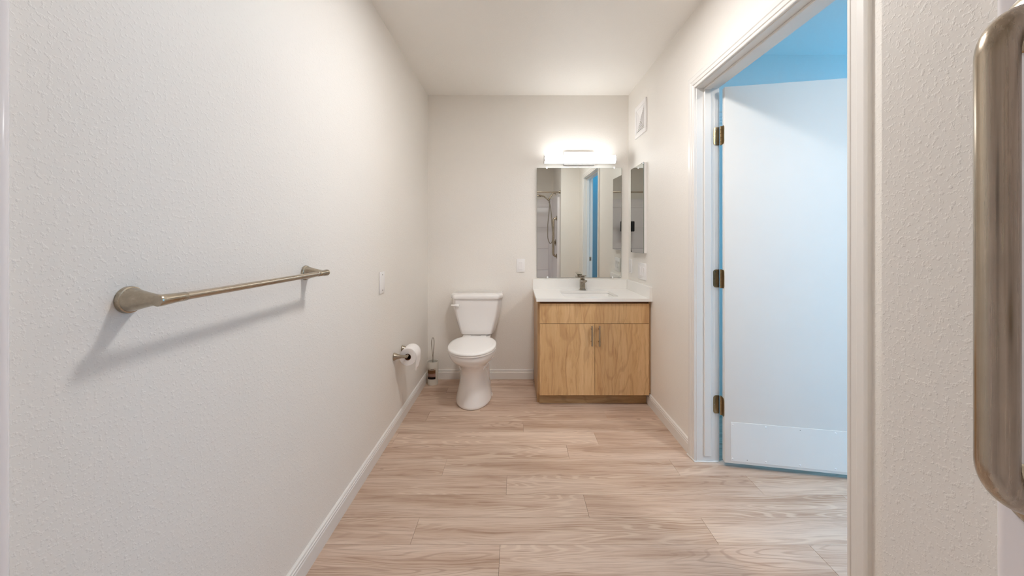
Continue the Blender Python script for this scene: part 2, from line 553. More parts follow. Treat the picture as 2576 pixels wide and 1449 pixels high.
# door frame: jambs and stops, then mitred casings
CP = [(0, 0), (0, .009), (.003, .011), (.010, .011), (.012, .0085), (.015, .0085), (.018, .0125), (.034, .0135), (.038, .0165), (.058, .0165), (.062, .015), (.066, .012), (.066, 0)]
def casing(name, label, x, sgn, y0, y1, z, axis='x'):
    e = sthing(name, (x, (y0 + y1) / 2, 0) if axis == 'x' else ((y0 + y1) / 2, x, 0), label)
    P = [(y1, 0), (y1, z), (y0, z), (y0, 0)]
    O = [(1, 0), (1, 1), (-1, 1), (-1, 0)]
    for i, nm in enumerate(('casing_side', 'casing_head', 'casing_side')):
        bm = B()
        def pt(k, u, t):
            a, h = P[k][0] + O[k][0] * u, P[k][1] + O[k][1] * u
            return Vector((x + sgn * t, a, h)) if axis == 'x' else Vector((a, x + sgn * t, h))
        rings(bm, [[pt(k, u, t) for u, t in CP] for k in (i, i + 1)])
        obj(nm, bm, 'trim', e, sharp=.35)
    return e
casing('trim_1', 'white moulded casing around the bathroom doorway', XR, -1, JY0 - .004, JY1 + .004, JZ + .004)
casing('trim_2', 'white moulded casing on the bedroom side of the doorway', XH, 1, JY0 - .004, JY1 + .004, JZ + .004)
tj = sthing('trim_3', ((XR + XH) / 2, (JY0 + JY1) / 2, 0), 'white door jamb with stops')
obj('jamb', box(B(), (XR, JY1, 0), (XH, JY1 + .018, JZ + .018), .001, 1), 'trim', tj)
obj('jamb', box(B(), (XR, JY0 - .018, 0), (XH, JY0, JZ + .018), .001, 1), 'trim', tj)
obj('jamb_head', box(B(), (XR, JY0, JZ), (XH, JY1, JZ + .018), .001, 1), 'trim', tj)
obj('door_stop', box(B(), (1.022, JY1 - .011, .035), (1.058, JY1, JZ), .002, 1), 'trim', tj)
obj('door_stop', box(B(), (1.022, JY0, .035), (1.058, JY0 + .011, JZ), .002, 1), 'trim', tj)
obj('door_stop', box(B(), (1.022, JY0 + .011, JZ - .011), (1.058, JY1 - .011, JZ), .002, 1), 'trim', tj)
bm = B(); tube(bm, [(XR - .018, JY1 + .07, .003), (XR - .012, JY1 - .003, .003), (1.05, JY1 - .004, .003), (XH, JY1 - .003, .003)], .004, 6)
obj('caulk_bead', bm, 'trim', tj)
st = obj('strike_plate', box(B(), (1.064, JY0, .845), (1.092, JY0 + .002, .905), .001, 1), 'nickel_p', tj)
obj('strike_hole', box(B(), (1.071, JY0 + .0015, .860), (1.086, JY0 + .0028, .890)), 'dark', st)

# open door, hinged on the far jamb
DP = Vector((1.108, 1.990, 0)); DA = math.radians(-10.7)
d1 = sthing('door_1', DP, 'white flat slab door standing open into the bedroom', rotz=DA)
DM = wm(d1)
def dl(bm):
    bm.transform(DM); return bm
DW, DZ0, DZ1, DT0, DT1 = .893, .026, 2.016, -.043, -.008
obj('door_slab', dl(box(B(), (.007, DT0, DZ0), (DW, DT1, DZ1), .003, 2)), 'door', d1)
kp = obj('kick_plate', dl(box(B(), (.036, DT0 - .0018, .040), (.86, DT0, .245), .0008, 1)), 'door', d1)
kp['label'] = 'white plastic kick plate'
for zz in (.232, .053):
    for i in range(6):
        if zz > .2 and i == 2: continue
        xx = .045 + i * .158
        bm = B(); lathe(bm, (xx, DT0 - .0018, zz), (0, -1, 0), [(0, .0042), (.0012, .004), (.0024, .0026), (.0028, 0)], 14)
        obj('screw', dl(bm), 'plate', kp)
for xx, zz in ((.045 + 2 * .158, .232), (.115, .052)):
    bm = B(); lathe(bm, (xx, DT0 - .0018, zz), (0, -1, 0), [(0, .0020), (.0006, .0018), (.0007, 0)], 10)
    obj('screw_hole', dl(bm), 'screw_hole', kp)
for hz in (1.768, .996, .312):
    b = B()
    pr = roundpoly([(1.074, hz - .049), (1.1045, hz - .049), (1.1045, hz + .049), (1.074, hz + .049)], [.014, .001, .001, .014], 6)
    rings(b, [[(x, JY1 - t, z) for x, z in pr] for t in (0, .0022)])
    leaf = obj('hinge', b, 'bronze', d1)
    b = B()
    pr = roundpoly([(-.002, hz - .049), (DT0 + .004, hz - .049), (DT0 + .004, hz + .049), (-.002, hz + .049)], [.001, .014, .014, .001], 6)
    rings(b, [[(.007 - t, y, z) for y, z in pr] for t in (0, .0022)])
    obj('door_leaf', dl(b), 'bronze', leaf)
    for k in range(5):
        b = B(); z0 = hz - .051 + k * .0204
        lathe(b, (DP.x + .001, DP.y - .004, z0), (0, 0, 1), [(0, .0058), (.0005, .0064), (.0194, .0064), (.0199, .0058)], 16)
        obj('knuckle', b, 'bronze', leaf)
    for x, dz in ((1.086, .036), (1.079, 0), (1.086, -.036)):
        b = B(); lathe(b, (x, JY1 - .0022, hz + dz), (0, -1, 0), [(0, .0036), (.0005, .0034), (.0006, 0)], 12)
        obj('screw', b, 'nickel_p', leaf)
# latch and lever on the free edge, turned away behind the jamb
# second door in the bedroom wall, seen through the hinge gap
casing('trim_4', 'white casing of the closed bedroom door', HY1, -1, 1.24, 2.06, 2.0, axis='y')
d2 = sthing('door_2', (1.65, HY1, 0), 'closed white door in the bedroom wall')
obj('door_slab', box(B(), (1.244, HY1 - .006, .012), (2.056, HY1, 1.985), .002, 1), 'door', d2)
kb = B(); lathe(kb, (1.98, HY1 - .006, .95), (0, -1, 0), [(0, .028), (.006, .027), (.012, .012), (.03, .011), (.04, .024), (.055, .027), (.066, .018), (.068, 0)], 24)
obj('door_knob', kb, 'nickel_p', d2)

# ------------------------------------------------------------------ vanity
VX0, VX1 = .160, .983
FY = 2.662                                       # door face plane
van = thing('vanity_cabinet', 'light oak laminate vanity cabinet with two doors and bar pulls', 'cabinet', (.57, 2.93, 0))
sd = roundpoly([(2.682, .088), (2.735, .088), (2.735, 0.0), (D - .001, 0.0), (D - .001, .762), (2.682, .762)], .0006, 1)
for x0, x1 in ((VX0, VX0 + .016), (VX1 - .016, VX1 - .001)):
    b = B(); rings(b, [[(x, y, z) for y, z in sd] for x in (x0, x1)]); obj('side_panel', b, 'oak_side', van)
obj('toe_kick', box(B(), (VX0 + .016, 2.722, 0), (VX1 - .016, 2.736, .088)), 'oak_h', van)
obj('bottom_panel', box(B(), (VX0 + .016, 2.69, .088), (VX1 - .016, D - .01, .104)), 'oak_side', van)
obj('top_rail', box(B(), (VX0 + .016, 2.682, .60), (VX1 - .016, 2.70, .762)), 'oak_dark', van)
obj('filler_strip', box(B(), (VX1 - .0155, 2.676, .088), (VX1 - .0005, 2.6815, .762)), 'oak_side', van)
FX0, FX1, FXM = .174, .967, .5735
obj('drawer_front', box(B(), (FX0, FY, .601), (FX1, 2.681, .745), .0008, 1), 'oak_v', van)
for a, b, hx in ((FX0, FXM - .0012, .548), (FXM + .0012, FX1, .602)):
    dr = obj('door', box(B(), (a, FY, .082), (b, 2.681, .5985), .0008, 1), 'oak_v', van)
    hb = B(); lathe(hb, (hx, FY - .030, .445), (0, 0, 1), [(0, .0050), (.001, .0058), (.145, .0058), (.146, .0050)], 16)
    h = obj('bar_handle', hb, 'nickel_z', dr)
    for zz in (.473, .563):
        pb = B(); lathe(pb, (hx, FY, zz), (0, -1, 0), [(0, .0046), (.030, .0046)], 12); obj('handle_post', pb, 'nickel_p', h)

CZ0, CZ1, CY = .764, .785, 2.640
SKX0, SKX1, SKY0, SKY1 = .362, .772, 2.742, 3.062
ct = thing('countertop', 'white quartz countertop with sink cut-out and splashes', 'countertop', (.567, 2.92, CZ0))
# slab with a rounded rectangular hole
b = B()
hole = rrect(SKX0, SKX1, SKY0, SKY1, .022, 6)
def rect_ring(x0, x1, y0, y1, ref):
    cx, cy = (x0 + x1) / 2, (y0 + y1) / 2; hx, hy = (SKX1 - SKX0) / 2, (SKY1 - SKY0) / 2; sx, sy = (SKX0 + SKX1) / 2, (SKY0 + SKY1) / 2
    out = []
    for px, py in ref:
        u, v = (px - sx) / hx, (py - sy) / hy
        m = max(abs(u), abs(v)); u, v = u / m, v / m
        out.append((x0 + (u + 1) / 2 * (x1 - x0), y0 + (v + 1) / 2 * (y1 - y0)))
    return out
# add corner points so that the outer rim keeps its corners
ref = []
for i, p in enumerate(hole):
    ref.append(p)
outer = rect_ring(.150, XR - .0005, CY, D - .0005, ref)
# snap nearest rim vertices to the true corners
for cx, cy in ((.150, CY), (XR - .0005, CY), (XR - .0005, D - .0005), (.150, D - .0005)):
    k = min(range(len(outer)), key=lambda i: (outer[i][0] - cx) ** 2 + (outer[i][1] - cy) ** 2)
    outer[k] = (cx, cy)
top_o = [(x, y, CZ1) for x, y in outer]; bot_o = [(x, y, CZ0) for x, y in outer]
top_h = [(x, y, CZ1) for x, y in hole]; bot_h = [(x, y, CZ0) for x, y in hole]
vo, vt, vh, vb = ([b.verts.new(p) for p in r] for r in (bot_o, top_o, top_h, bot_h))
nn = len(hole)
for A, C in ((vo, vt), (vt, vh), (vh, vb), (vb, vo)):
    for i in range(nn):
        j = (i + 1) % nn
        b.faces.new([A[i], A[j], C[j], C[i]])
obj('slab', b, 'quartz', ct, sharp=.5)
obj('backsplash', box(B(), (.150, D - .0195, CZ1), (XR - .0205, D - .0005, .868), .001, 1), 'quartz', ct)
obj('sidesplash', box(B(), (XR - .020, CY, CZ1), (XR - .0005, D - .0005, .868), .001, 1), 'quartz', ct)

sk = thing('sink_basin', 'white rectangular undermount sink basin below the countertop', 'sink', ((SKX0 + SKX1) / 2, (SKY0 + SKY1) / 2, .62))
b = B()
secs = [(-.012, .763, .03), (.004, .763, .026), (.006, .755, .026), (.012, .68, .03), (.022, .645, .04), (.05, .634, .05)]
rings(b, [[(x, y, z) for x, y in rrect(SKX0 + o, SKX1 - o, SKY0 + o, SKY1 - o, r, 6)] for o, z, r in secs], False, True)
ob = obj('basin', b, 'sink', sk)
so = ob.modifiers.new('thickness', 'SOLIDIFY'); so.thickness = -.008; so.offset = 1
b = B(); lathe(b, ((SKX0 + SKX1) / 2, 2.90, .634), (0, 0, 1), [(0, .022), (.003, .0215), (.0035, .016), (.002, .014), (.0025, 0)], 24)
obj('drain', b, 'nickel_p', sk)

fx, fy = .567, 3.122
fa = thing('faucet', 'brushed nickel single-lever faucet behind the sink', 'faucet', (fx, fy, CZ1))
obj('base_plate', box(B(), (fx - .026, fy - .026, CZ1), (fx + .026, fy + .026, CZ1 + .006), .002), 'nickel_p', fa)
obj('body', box(B(), (fx - .020, fy - .020, CZ1 + .006), (fx + .020, fy + .020, CZ1 + .088), .003), 'nickel_p', fa)
b = B()
rings(b, [[(fx - w, y, z0), (fx + w, y, z0), (fx + w, y, z1), (fx - w, y, z1)] for y, w, z0, z1 in ((fy - .015, .0195, CZ1 + .070, CZ1 + .087), (fy - .06, .019, CZ1 + .073, CZ1 + .089), (fy - .112, .018, CZ1 + .078, CZ1 + .091))])
sp = obj('spout', b, 'nickel_p', fa)
b = B(); lathe(b, (fx, fy - .097, CZ1 + .080), (0, 0, -1), [(0, .0105), (.008, .0105), (.0085, .008), (.006, 0)], 18)
obj('aerator', b, 'nickel_p', sp)
hd = obj('lever_hub', box(B(), (fx - .017, fy - .018, CZ1 + .089), (fx + .017, fy + .016, CZ1 + .116), .002), 'nickel_p', fa)
b = B()
rings(b, [[(fx - .0195 - .004, y, z0), (fx + .0195, y, z0), (fx + .0195, y, z0 + .006), (fx - .0195 - .004, y, z0 + .006)] for y, z0 in ((fy + .02, CZ1 + .114), (fy - .02, CZ1 + .117), (fy - .075, CZ1 + .124))])
obj('lever', b, 'nickel_p', hd)
b = B(); lathe(b, (fx, fy - .018, CZ1 + .103), (0, -1, 0), [(0, .004), (.0015, .0035), (.002, 0)], 12)
obj('index_dot', b, 'chrome', hd)

# ------------------------------------------------------------------ mirror over the vanity (leans forward a touch)
MX0, MX1, MZ0, MZ1 = .184, .917, .882, 1.832
TILT = math.radians(0.87)
mr = thing('wall_mirror', 'frameless rectangular mirror above the vanity backsplash', 'mirror', ((MX0 + MX1) / 2, D - .004, MZ0))
mr.rotation_euler = (TILT, 0, 0)
MM = wm(mr)
def ml(bm):
    bm.transform(MM @ Matrix.Translation(-Vector(mr.location))); return bm
obj('glass_back', ml(box(B(), (MX0, D - .0065, MZ0), (MX1, D - .0025, MZ1))), 'mirror_edge', mr)
obj('mirror_face', ml(box(B(), (MX0 + .0012, D - .0072, MZ0 + .0012), (MX1 - .0012, D - .0064, MZ1 - .0012))), 'mirror', mr)
for x, z, s in ((.270, MZ1, 1), (.853, MZ1, 1), (.277, MZ0, -1), (.842, MZ0, -1)):
    obj('mirror_clip', ml(box(B(), (x - .007, D - .011, z - s * .010), (x + .007, D - .0074, z + s * .009), .002)), 'clear', mr)

# ------------------------------------------------------------------ vanity light bar
LX0, LX1, LZ, LY, LR = .238, .846, 1.889, 3.105, .0345
vl = thing('vanity_light', 'lit white tube light bar above the wall mirror', 'light', ((LX0 + LX1) / 2, D, 1.84))
obj('backplate', box(B(), (.415, D - .030, 1.853), (.682, D - .0005, 1.970), .003), 'fixture', vl)
for x in (.48, .615):
    obj('arm', box(B(), (x - .012, LY + .028, LZ - .010), (x + .012, D - .030, LZ + .010), .002), 'alu', vl)
def sector(x0, x1, a0, a1, r0, r1, n):
    b = B()
    A = [a0 + (a1 - a0) * i / n for i in range(n + 1)]
    prof = [(r1, a) for a in A] + [(r0, a) for a in reversed(A)]
    rings(b, [[(x, LY - r * math.cos(a), LZ + r * math.sin(a)) for r, a in prof] for x in (x0, x1)])
    return b
AH = math.radians(128)                            # lit front; opaque back added to keep light off the wall
obj('diffuser_tube', sector(LX0 + .006, LX1 - .006, -AH, AH, LR - .004, LR, 40), 'tube', vl)
obj('back_shield', sector(LX0 + .006, LX1 - .006, AH, 2 * PI - AH, LR - .004, LR, 20), 'fixture', vl)
for x, s in ((LX0, 1), (LX1, -1)):
    b = B(); lathe(b, (x, LY, LZ), (s, 0, 0), [(0, LR - .002), (.001, LR + .0008), (.006, LR + .0008), (.0061, LR)], 40)
    obj('end_cap', b, 'chrome', vl)

# recessed downlight in the ceiling, above the picture
for lx, ly, mt_, lab_ in ((.20, 1.58, 'down', 'round ceiling downlight in the bathroom, above the doorway'), (1.90, .30, 'down2', 'round ceiling downlight in the bedroom beyond the door')):
    dlg = thing('ceiling_downlight', lab_, 'light', (lx, ly, ZC))
    b = B(); lathe(b, (lx, ly, ZC), (0, 0, -1), [(0, .140), (.003, .140), (.006, .136), (.006, .122), (.002, .120)], 40, True, False); obj('trim_ring', b, 'alu', dlg)
    b = B(); lathe(b, (lx, ly, ZC - .0022), (0, 0, -1), [(0, .120), (.001, .118)], 40); obj('lens', b, mt_, dlg)

# ------------------------------------------------------------------ medicine cabinet on the right wall
MCX, MCY0, MCY1, MCZ0, MCZ1 = .956, 2.752, 3.052, 1.108, 1.790
mc = thing('medicine_cabinet', 'slim mirrored medicine cabinet on the side wall by the vanity', 'cabinet', (.97, 2.9, MCZ0))
obj('cabinet_box', box(B(), (MCX + .006, MCY0, MCZ0), (XR - .0005, MCY1, MCZ1), .001, 1), 'plate', mc)
md = obj('mirror_door', box(B(), (MCX + .001, MCY0 - .001, MCZ0 - .001), (MCX + .0055, MCY1 + .001, MCZ1 + .001)), 'mirror_edge', mc)
obj('mirror_face', box(B(), (MCX, MCY0, MCZ0), (MCX + .0011, MCY1, MCZ1)), 'mirror', md)

# ------------------------------------------------------------------ switch plates
def plate_thing(name, label, cat, P, w, h, rockers, tilt=(), screws=True):
    """P(u, v, t): u along the wall, v up, t out of the wall (0..), about the plate's middle"""
    t = thing(name, label, cat, P(0, -h / 2, 0))
    def pbox(u0, u1, v0, v1, t0, t1, bev=.001):
        return box(B(), P(u0, v0, t0), P(u1, v1, t1), bev, 2)
    obj('face_plate', pbox(-w/2, w/2, -h/2, h/2, 0.0003, .006, .0025), 'plate', t)
    for i, u in enumerate(rockers):
        rf = obj('rocker_frame', pbox(u - .018, u + .018, -.036, .036, .004, .0068, .0008), 'plate', t)
        up = tilt[i]
        b = B()
        a, c = (.0085, .0115) if up else (.0115, .0085)
        sec = [(-.032, .006), (-.032, a), (0, .0080), (.032, c), (.032, .006)]
        rings(b, [[Vector(P(u + s * .0145, v, o)) for v, o in sec] for s in (-1, 1)])
        obj('rocker', b, 'plate', rf, sharp=.2)
    if screws:
        for v in (-h/2 + .017, h/2 - .017):
            for u in (rockers or (0,)):
                b = B(); p0 = Vector(P(u, v, .006)); ax = Vector(P(u, v, .007)) - p0
                lathe(b, p0, ax, [(0, .0032), (.0006, .0028), (.0007, 0)], 12); obj('screw', b, 'screw_hole' if not rockers else 'plate', t)
    return t
Pb = lambda cx, cz: (lambda u, v, t: (cx + u, D - t, cz + v))
Pr = lambda cy, cz: (lambda u, v, t: (XR - t, cy + u, cz + v))
Pl = lambda cy, cz: (lambda u, v, t: (XL + t, cy + u, cz + v))
plate_thing('light_switch', 'white single rocker switch on the back wall above the toilet side', 'switch', Pb(.044, .986), .072, .116, (0,), (1,))
plate_thing('switch_plate', 'white triple rocker switch plate below the mirrored medicine cabinet', 'switch', Pr(2.845, .965), .182, .128, (-.046, 0, .046), (1, 0, 1))
plate_thing('outlet_plate', 'narrow white plate in the corner beside the wall mirror', 'switch', Pr(3.135, .985), .078, .122, (), ())
plate_thing('blank_plate', 'blank white wall plate with two screws on the left wall', 'wall plate', Pl(2.098, .963), .078, .122, (), ())

# ------------------------------------------------------------------ exhaust vent
vt = thing('exhaust_vent', 'white square exhaust vent grille high on the side wall', 'vent', (XR, 2.872, 2.026))
VC, VZ, VS = 2.872, 2.150, .125
def vp(u, v, t): return Vector((XR - t, VC + u, VZ + v))
for a, c in (((-VS, -VS), (VS, -.093)), ((-VS, .093), (VS, VS)), ((-VS, -.093), (-.093, .093)), ((.093, -.093), (VS, .093))):
    obj('frame', box(B(), vp(a[0], a[1], .0005), vp(c[0], c[1], .012), .002), 'plate', vt)
obj('back_panel', box(B(), vp(-.093, -.093, .0005), vp(.093, .093, .0025)), 'dark', vt)
for q in range(4):
    for k in range(7):
        r0 = .091 - k * .0128; r1 = r0 - .0082
        if r1 <= 0.002: r1 = 0.002
        c, s = [(1, 0), (0, 1), (-1, 0), (0, -1)][q]
        b = B()
        pts = [(-r0, r0), (r0, r0), (r1, r1), (-r1, r1)]
        R = [vp(u * c - v * s, u * s + v * c, .0025) for u, v in pts]
        T_ = [vp(u * c - v * s, u * s + v * c, .010 if i < 2 else .006) for i, (u, v) in enumerate(pts)]
        rings(b, [R, T_]); obj('slat', b, 'plate', vt)

# ------------------------------------------------------------------ towel bar
TZ = 1.084
tb = thing('towel_bar', 'brushed nickel towel bar with trumpet posts on the left wall', 'towel bar', (XL, 1.03, TZ - .03))
TX = XL + .072
for y, s in ((.726, -1), (1.336, 1)):
    b = B(); lathe(b, (XL, y, TZ), (1, 0, 0), [(0, .0265), (.003, .0268), (.007, .0258), (.008, .0236), (.010, .0232), (.020, .0200), (.035, .0158), (.050, .0122), (.062, .0102), (.074, .0100)], 40)
    pst = obj('post', b, 'nickel_p', tb)
    b = B(); lathe(b, (TX, y - s * .046, TZ), (0, s, 0), [(0, .0088), (.001, .0094), (.020, .0095), (.034, .0104), (.046, .0112), (.056, .0116), (.0605, .0114), (.062, .0106)], 28)
    obj('socket', b, 'nickel_p', pst)
b = B(); lathe(b, (TX, .726 + .046, TZ), (0, 1, 0), [(0, .0083), (.518, .0083)], 24); obj('bar', b, 'nickel', tb)

# ------------------------------------------------------------------ toilet paper
PX, PZ = XL + .079, .472
hp = thing('toilet_paper_holder', 'brushed nickel two-post toilet paper holder low on left wall', 'paper holder', (XL, 2.4, PZ - .03))
for y in (2.312, 2.478):
    b = B(); lathe(b, (XL, y, PZ), (1, 0, 0), [(0, .0245), (.004, .0248), (.006, .022), (.008, .0212), (.022, .0165), (.045, .0110), (.064, .0088), (.082, .0090), (.084, .007)], 32)
    obj('post', b, 'nickel_p', hp)
b = B(); lathe(b, (PX, 2.306, PZ), (0, 1, 0), [(0, .007), (.003, .0085), (.175, .0085), (.178, .007)], 18); obj('roller', b, 'nickel_p', hp)
rl = thing('toilet_paper_roll', 'white toilet paper roll with a torn hanging sheet', 'toilet paper', (PX, 2.395, PZ - .055))
RY0, RY1, RR, RC = 2.337, 2.453, .0545, .0205
RZ = PZ - .011
b = B(); lathe(b, (PX, RY0, RZ), (0, 1, 0), [(.003, RC), (0, RC + .001), (0, RR - .002), (.002, RR), (RY1 - RY0 - .002, RR), (RY1 - RY0, RR - .002), (RY1 - RY0, RC)], 48, False, False)
obj('roll', b, 'paper', rl)
b = B(); lathe(b, (PX, RY0 + .001, RZ), (0, 1, 0), [(0, RC), (RY1 - RY0 - .002, RC), (RY1 - RY0 - .002, RC - .0015), (0, RC - .0015), (0, RC)], 32, False, False)
obj('cardboard_core', b, 'card', rl)
b = B()
NA, NY = 14, 8
front, back = [], []
for iy in range(NY + 1):
    fy_ = iy / NY; y = RY0 + (RY1 - RY0) * fy_
    zl = .366 + .040 * fy_ + .008 * math.sin(fy_ * 9)
    row = []
    for k in range(NA):
        a = PI * .75 * (1 - k / (NA - 1))
        row.append(Vector((PX + (RR + .0006) * math.cos(a), y, RZ + (RR + .0006) * math.sin(a))))
    for k in range(1, 9):
        t = k / 8
        row.append(Vector((PX + RR + .0006 - .004 * math.sin(t * 2.2) * (1 - fy_ * .5), y, RZ + (zl - RZ) * t)))
    front.append(row); back.append([p + Vector((.0006, 0, 0.0003)) for p in row])
vf = [[b.verts.new(p) for p in r] for r in front]
for i in range(NY):
    for j in range(len(vf[0]) - 1):
        b.faces.new([vf[i][j], vf[i+1][j], vf[i+1][j+1], vf[i][j+1]])
hs = obj('hanging_sheet', b, 'paper', rl)
so = hs.modifiers.new('thickness', 'SOLIDIFY'); so.thickness = .0008

# ------------------------------------------------------------------ toilet
TC = -.318
to = thing('toilet', 'white two-piece elongated toilet with closed lid', 'toilet', (TC, 2.85, 0))
def egg(yf, yb, hw, z, k=.52, ef=1.0, eb=.75, n=48):
    yw = yf + (yb - yf) * k
    out = []
    for i in range(n):
        a = 2 * PI * i / n
        c, s = math.cos(a), math.sin(a)
        e = ef if s < 0 else eb
        x = hw * math.copysign(abs(c) ** e, c)
        y = yw + ((yw - yf) if s < 0 else (yb - yw)) * math.copysign(abs(s) ** e, s)
        out.append((TC + x, y, z))
    return out
b = B()
S = [(2.600, 3.03, .131, .0), (2.594, 3.03, .135, .008), (2.596, 3.03, .134, .02), (2.604, 3.03, .128, .05), (2.616, 3.03, .117, .10), (2.626, 3.03, .107, .15), (2.631, 3.02, .101, .20), (2.624, 3.01, .101, .245), (2.600, 3.0, .110, .282), (2.566, 2.99, .127, .308), (2.528, 2.98, .147, .330), (2.498, 2.975, .161, .350), (2.478, 2.97, .170, .370), (2.470, 2.97, .1735, .388), (2.470, 2.97, .1735, .400), (2.474, 2.965, .170, .4075), (2.486, 2.955, .160, .410)]
rings(b, [egg(a, c, h, z) for a, c, h, z in S])
bowl = obj('bowl', b, 'ceramic', to, sharp=1.2)
b = B(); rings(b, [[(TC + x, y, z) for x, y in rrect(-w, w, 2.90, yb, .03, 5)] for w, yb, z in ((.09, 3.16, .30), (.105, 3.17, .33), (.115, 3.175, .40), (.113, 3.175, .426), (.108, 3.17, .431))])
obj('deck', b, 'ceramic', bowl, sharp=1.0)
for s in (-1, 1):
    b = B(); tube(b, smooth_path([(TC + s * .062, 2.70, .285), (TC + s * .078, 2.80, .262), (TC + s * .082, 2.86, .20), (TC + s * .080, 2.90, .12), (TC + s * .085, 2.96, .06), (TC + s * .08, 3.02, .02)], 6), .036, 16)
    obj('trapway', b, 'ceramic', bowl, sharp=1.2)
    b = B(); lathe(b, (TC + s * .122, 2.86, 0.0), (0, 0, 1), [(0, .018), (.016, .017), (.024, .012), (.026, 0)], 20); obj('bolt_cap', b, 'ceramic', bowl)
b = B(); rings(b, [egg(a, c, h, z, .5) for a, c, h, z in ((2.468, 2.925, .168, .4115), (2.461, 2.930, .174, .4135), (2.460, 2.930, .175, .4215), (2.463, 2.928, .172, .4245))])
seat = obj('seat_ring', b, 'seat', to, sharp=.9)
b = B(); rings(b, [egg(a, c, h, z, .5) for a, c, h, z in ((2.462, 2.932, .172, .4265), (2.457, 2.935, .1755, .4285), (2.457, 2.935, .1755, .436), (2.463, 2.931, .170, .4410), (2.485, 2.92, .150, .4435), (2.56, 2.88, .09, .4450))])
lid = obj('seat_lid', b, 'seat', to, sharp=.9)
for s in (-1, 1):
    b = B(); rings(b, [[(TC + s * .062 + x, y, z) for x, y in rrect(-.022, .022, 2.915, 2.955, .008, 4)] for z in (.428, .4395, .4415)]); obj('hinge_cover', b, 'seat', lid)
# tank: flat front with chamfered flanks, narrowing downwards
def tank_sec(w, wf, z, yf, yb, grow=0.0, r=.02):
    pts = [(TC - wf, yf), (TC + wf, yf), (TC + w, yf + .075), (TC + w * .99, yb), (TC - w * .99, yb), (TC - w, yf + .075)]
    mid = []
    rp = roundpoly(pts, [r, r, r, .012, .012, r], 5)
    # bow the front a little
    out = []
    for x, y in rp:
        if y < yf + .02:
            y -= .006 * (1 - ((x - TC) / max(w, .01)) ** 2)
        out.append((x, y, z))
    return out
b = B()
rings(b, [tank_sec(*q) for q in ((.118, .100, .434, 3.00, 3.165), (.136, .117, .438, 2.99, 3.17), (.145, .124, .446, 2.985, 3.172), (.155, .131, .48, 2.983, 3.174), (.170, .143, .53, 2.981, 3.175), (.187, .158, .59, 2.979, 3.176), (.198, .169, .65, 2.977, 3.178), (.204, .175, .70, 2.975, 3.18), (.205, .177, .730, 2.975, 3.18))])
tank = obj('tank', b, 'ceramic', to, sharp=.7)
b = B()
rings(b, [tank_sec(*q) for q in ((.206, .176, .7265, 2.968, 3.183), (.211, .181, .730, 2.962, 3.186), (.2135, .183, .737, 2.960, 3.187), (.2135, .183, .752, 2.960, 3.187), (.210, .179, .761, 2.965, 3.185), (.201, .170, .766, 2.978, 3.178))])
obj('tank_lid', b, 'ceramic', to, sharp=.9)
b = B()
LXs = [(-.140, .0115, .010), (-.150, .0120, .0115), (-.162, .0098, .010), (-.177, .0066, .0080), (-.190, .0056, .0075), (-.199, .0052, .0070), (-.202, .003, .004)]
def lev(x, hz, hy):
    return [(TC + x, 2.958 + hy * math.cos(a) * .9, .680 + .002 * (-x - .148) / .06 + hz * math.sin(a)) for a in [2 * PI * i / 16 for i in range(16)]]
rings(b, [lev(*q) for q in [(-.1365, .006, .006)] + LXs])
lv = obj('flush_lever', b, 'seat', tank, sharp=1.0)
b = B(); lathe(b, (TC - .148, 2.983, .680), (0, -1, 0), [(0, .012), (.018, .012), (.019, .010)], 20); obj('lever_hub', b, 'seat', lv)

# ------------------------------------------------------------------ toilet brush
bx, by = -.694, 3.085
br = thing('toilet_brush', 'toilet brush in frosted holder with wire loop handle in the corner', 'toilet brush', (bx, by, 0))
b = B(); lathe(b, (bx, by, 0), (0, 0, 1), [(0, .040), (.003, .0425), (.014, .0430), (.10, .0445), (.192, .0462), (.194, .0455), (.192, .0425), (.10, .041), (.02, .039), (.018, 0)], 40, True, False)
hold = obj('holder', b, 'frost', br)
def band(z0, z1, a0, a1, r):
    b = B()
    vs = []
    for z in (z0, z1):
        vs.append([b.verts.new((bx + r * math.sin(a0 + (a1 - a0) * i / 14), by - r * math.cos(a0 + (a1 - a0) * i / 14), z)) for i in range(15)])
    for i in range(14): b.faces.new([vs[0][i], vs[0][i+1], vs[1][i+1], vs[1][i]])
    r2 = bmesh.ops.solidify(b, geom=list(b.faces), thickness=.0004)
    return b
A0, A1 = -.88, .70
lab = obj('label', band(.128, .142, A0, A1, .0462), 'label', hold)
obj('label_picture', band(.072, .128, A0, A1, .0460), 'picture', lab)
obj('label_band', band(.054, .0719, A0, A1, .0458), 'label_black', lab)
for a0, a1, z in ((-.70, -.52, .1345), (-.12, .40, .1375), (-.16, .44, .1335)):
    obj('print_line', band(z - .0009, z + .0009, a0, a1, .0470), 'screw_hole', lab)
b = B(); tube(b, smooth_path([(bx, by, .02), (bx, by, .20), (bx - .002, by, .235), (bx - .009, by, .30), (bx - .0115, by, .350), (bx - .006, by, .380), (bx + .002, by, .387), (bx + .008, by, .376), (bx + .0105, by, .345), (bx + .007, by, .29), (bx + .002, by, .235), (bx + .001, by, .20)], 6), .0026, 10)
obj('wire_handle', b, 'hose', br)
b = B(); lathe(b, (bx, by, .022), (0, 0, 1), [(0, .015), (.01, .032), (.07, .034), (.085, .02), (.087, .004)], 24); obj('brush_head', b, 'seat', br)

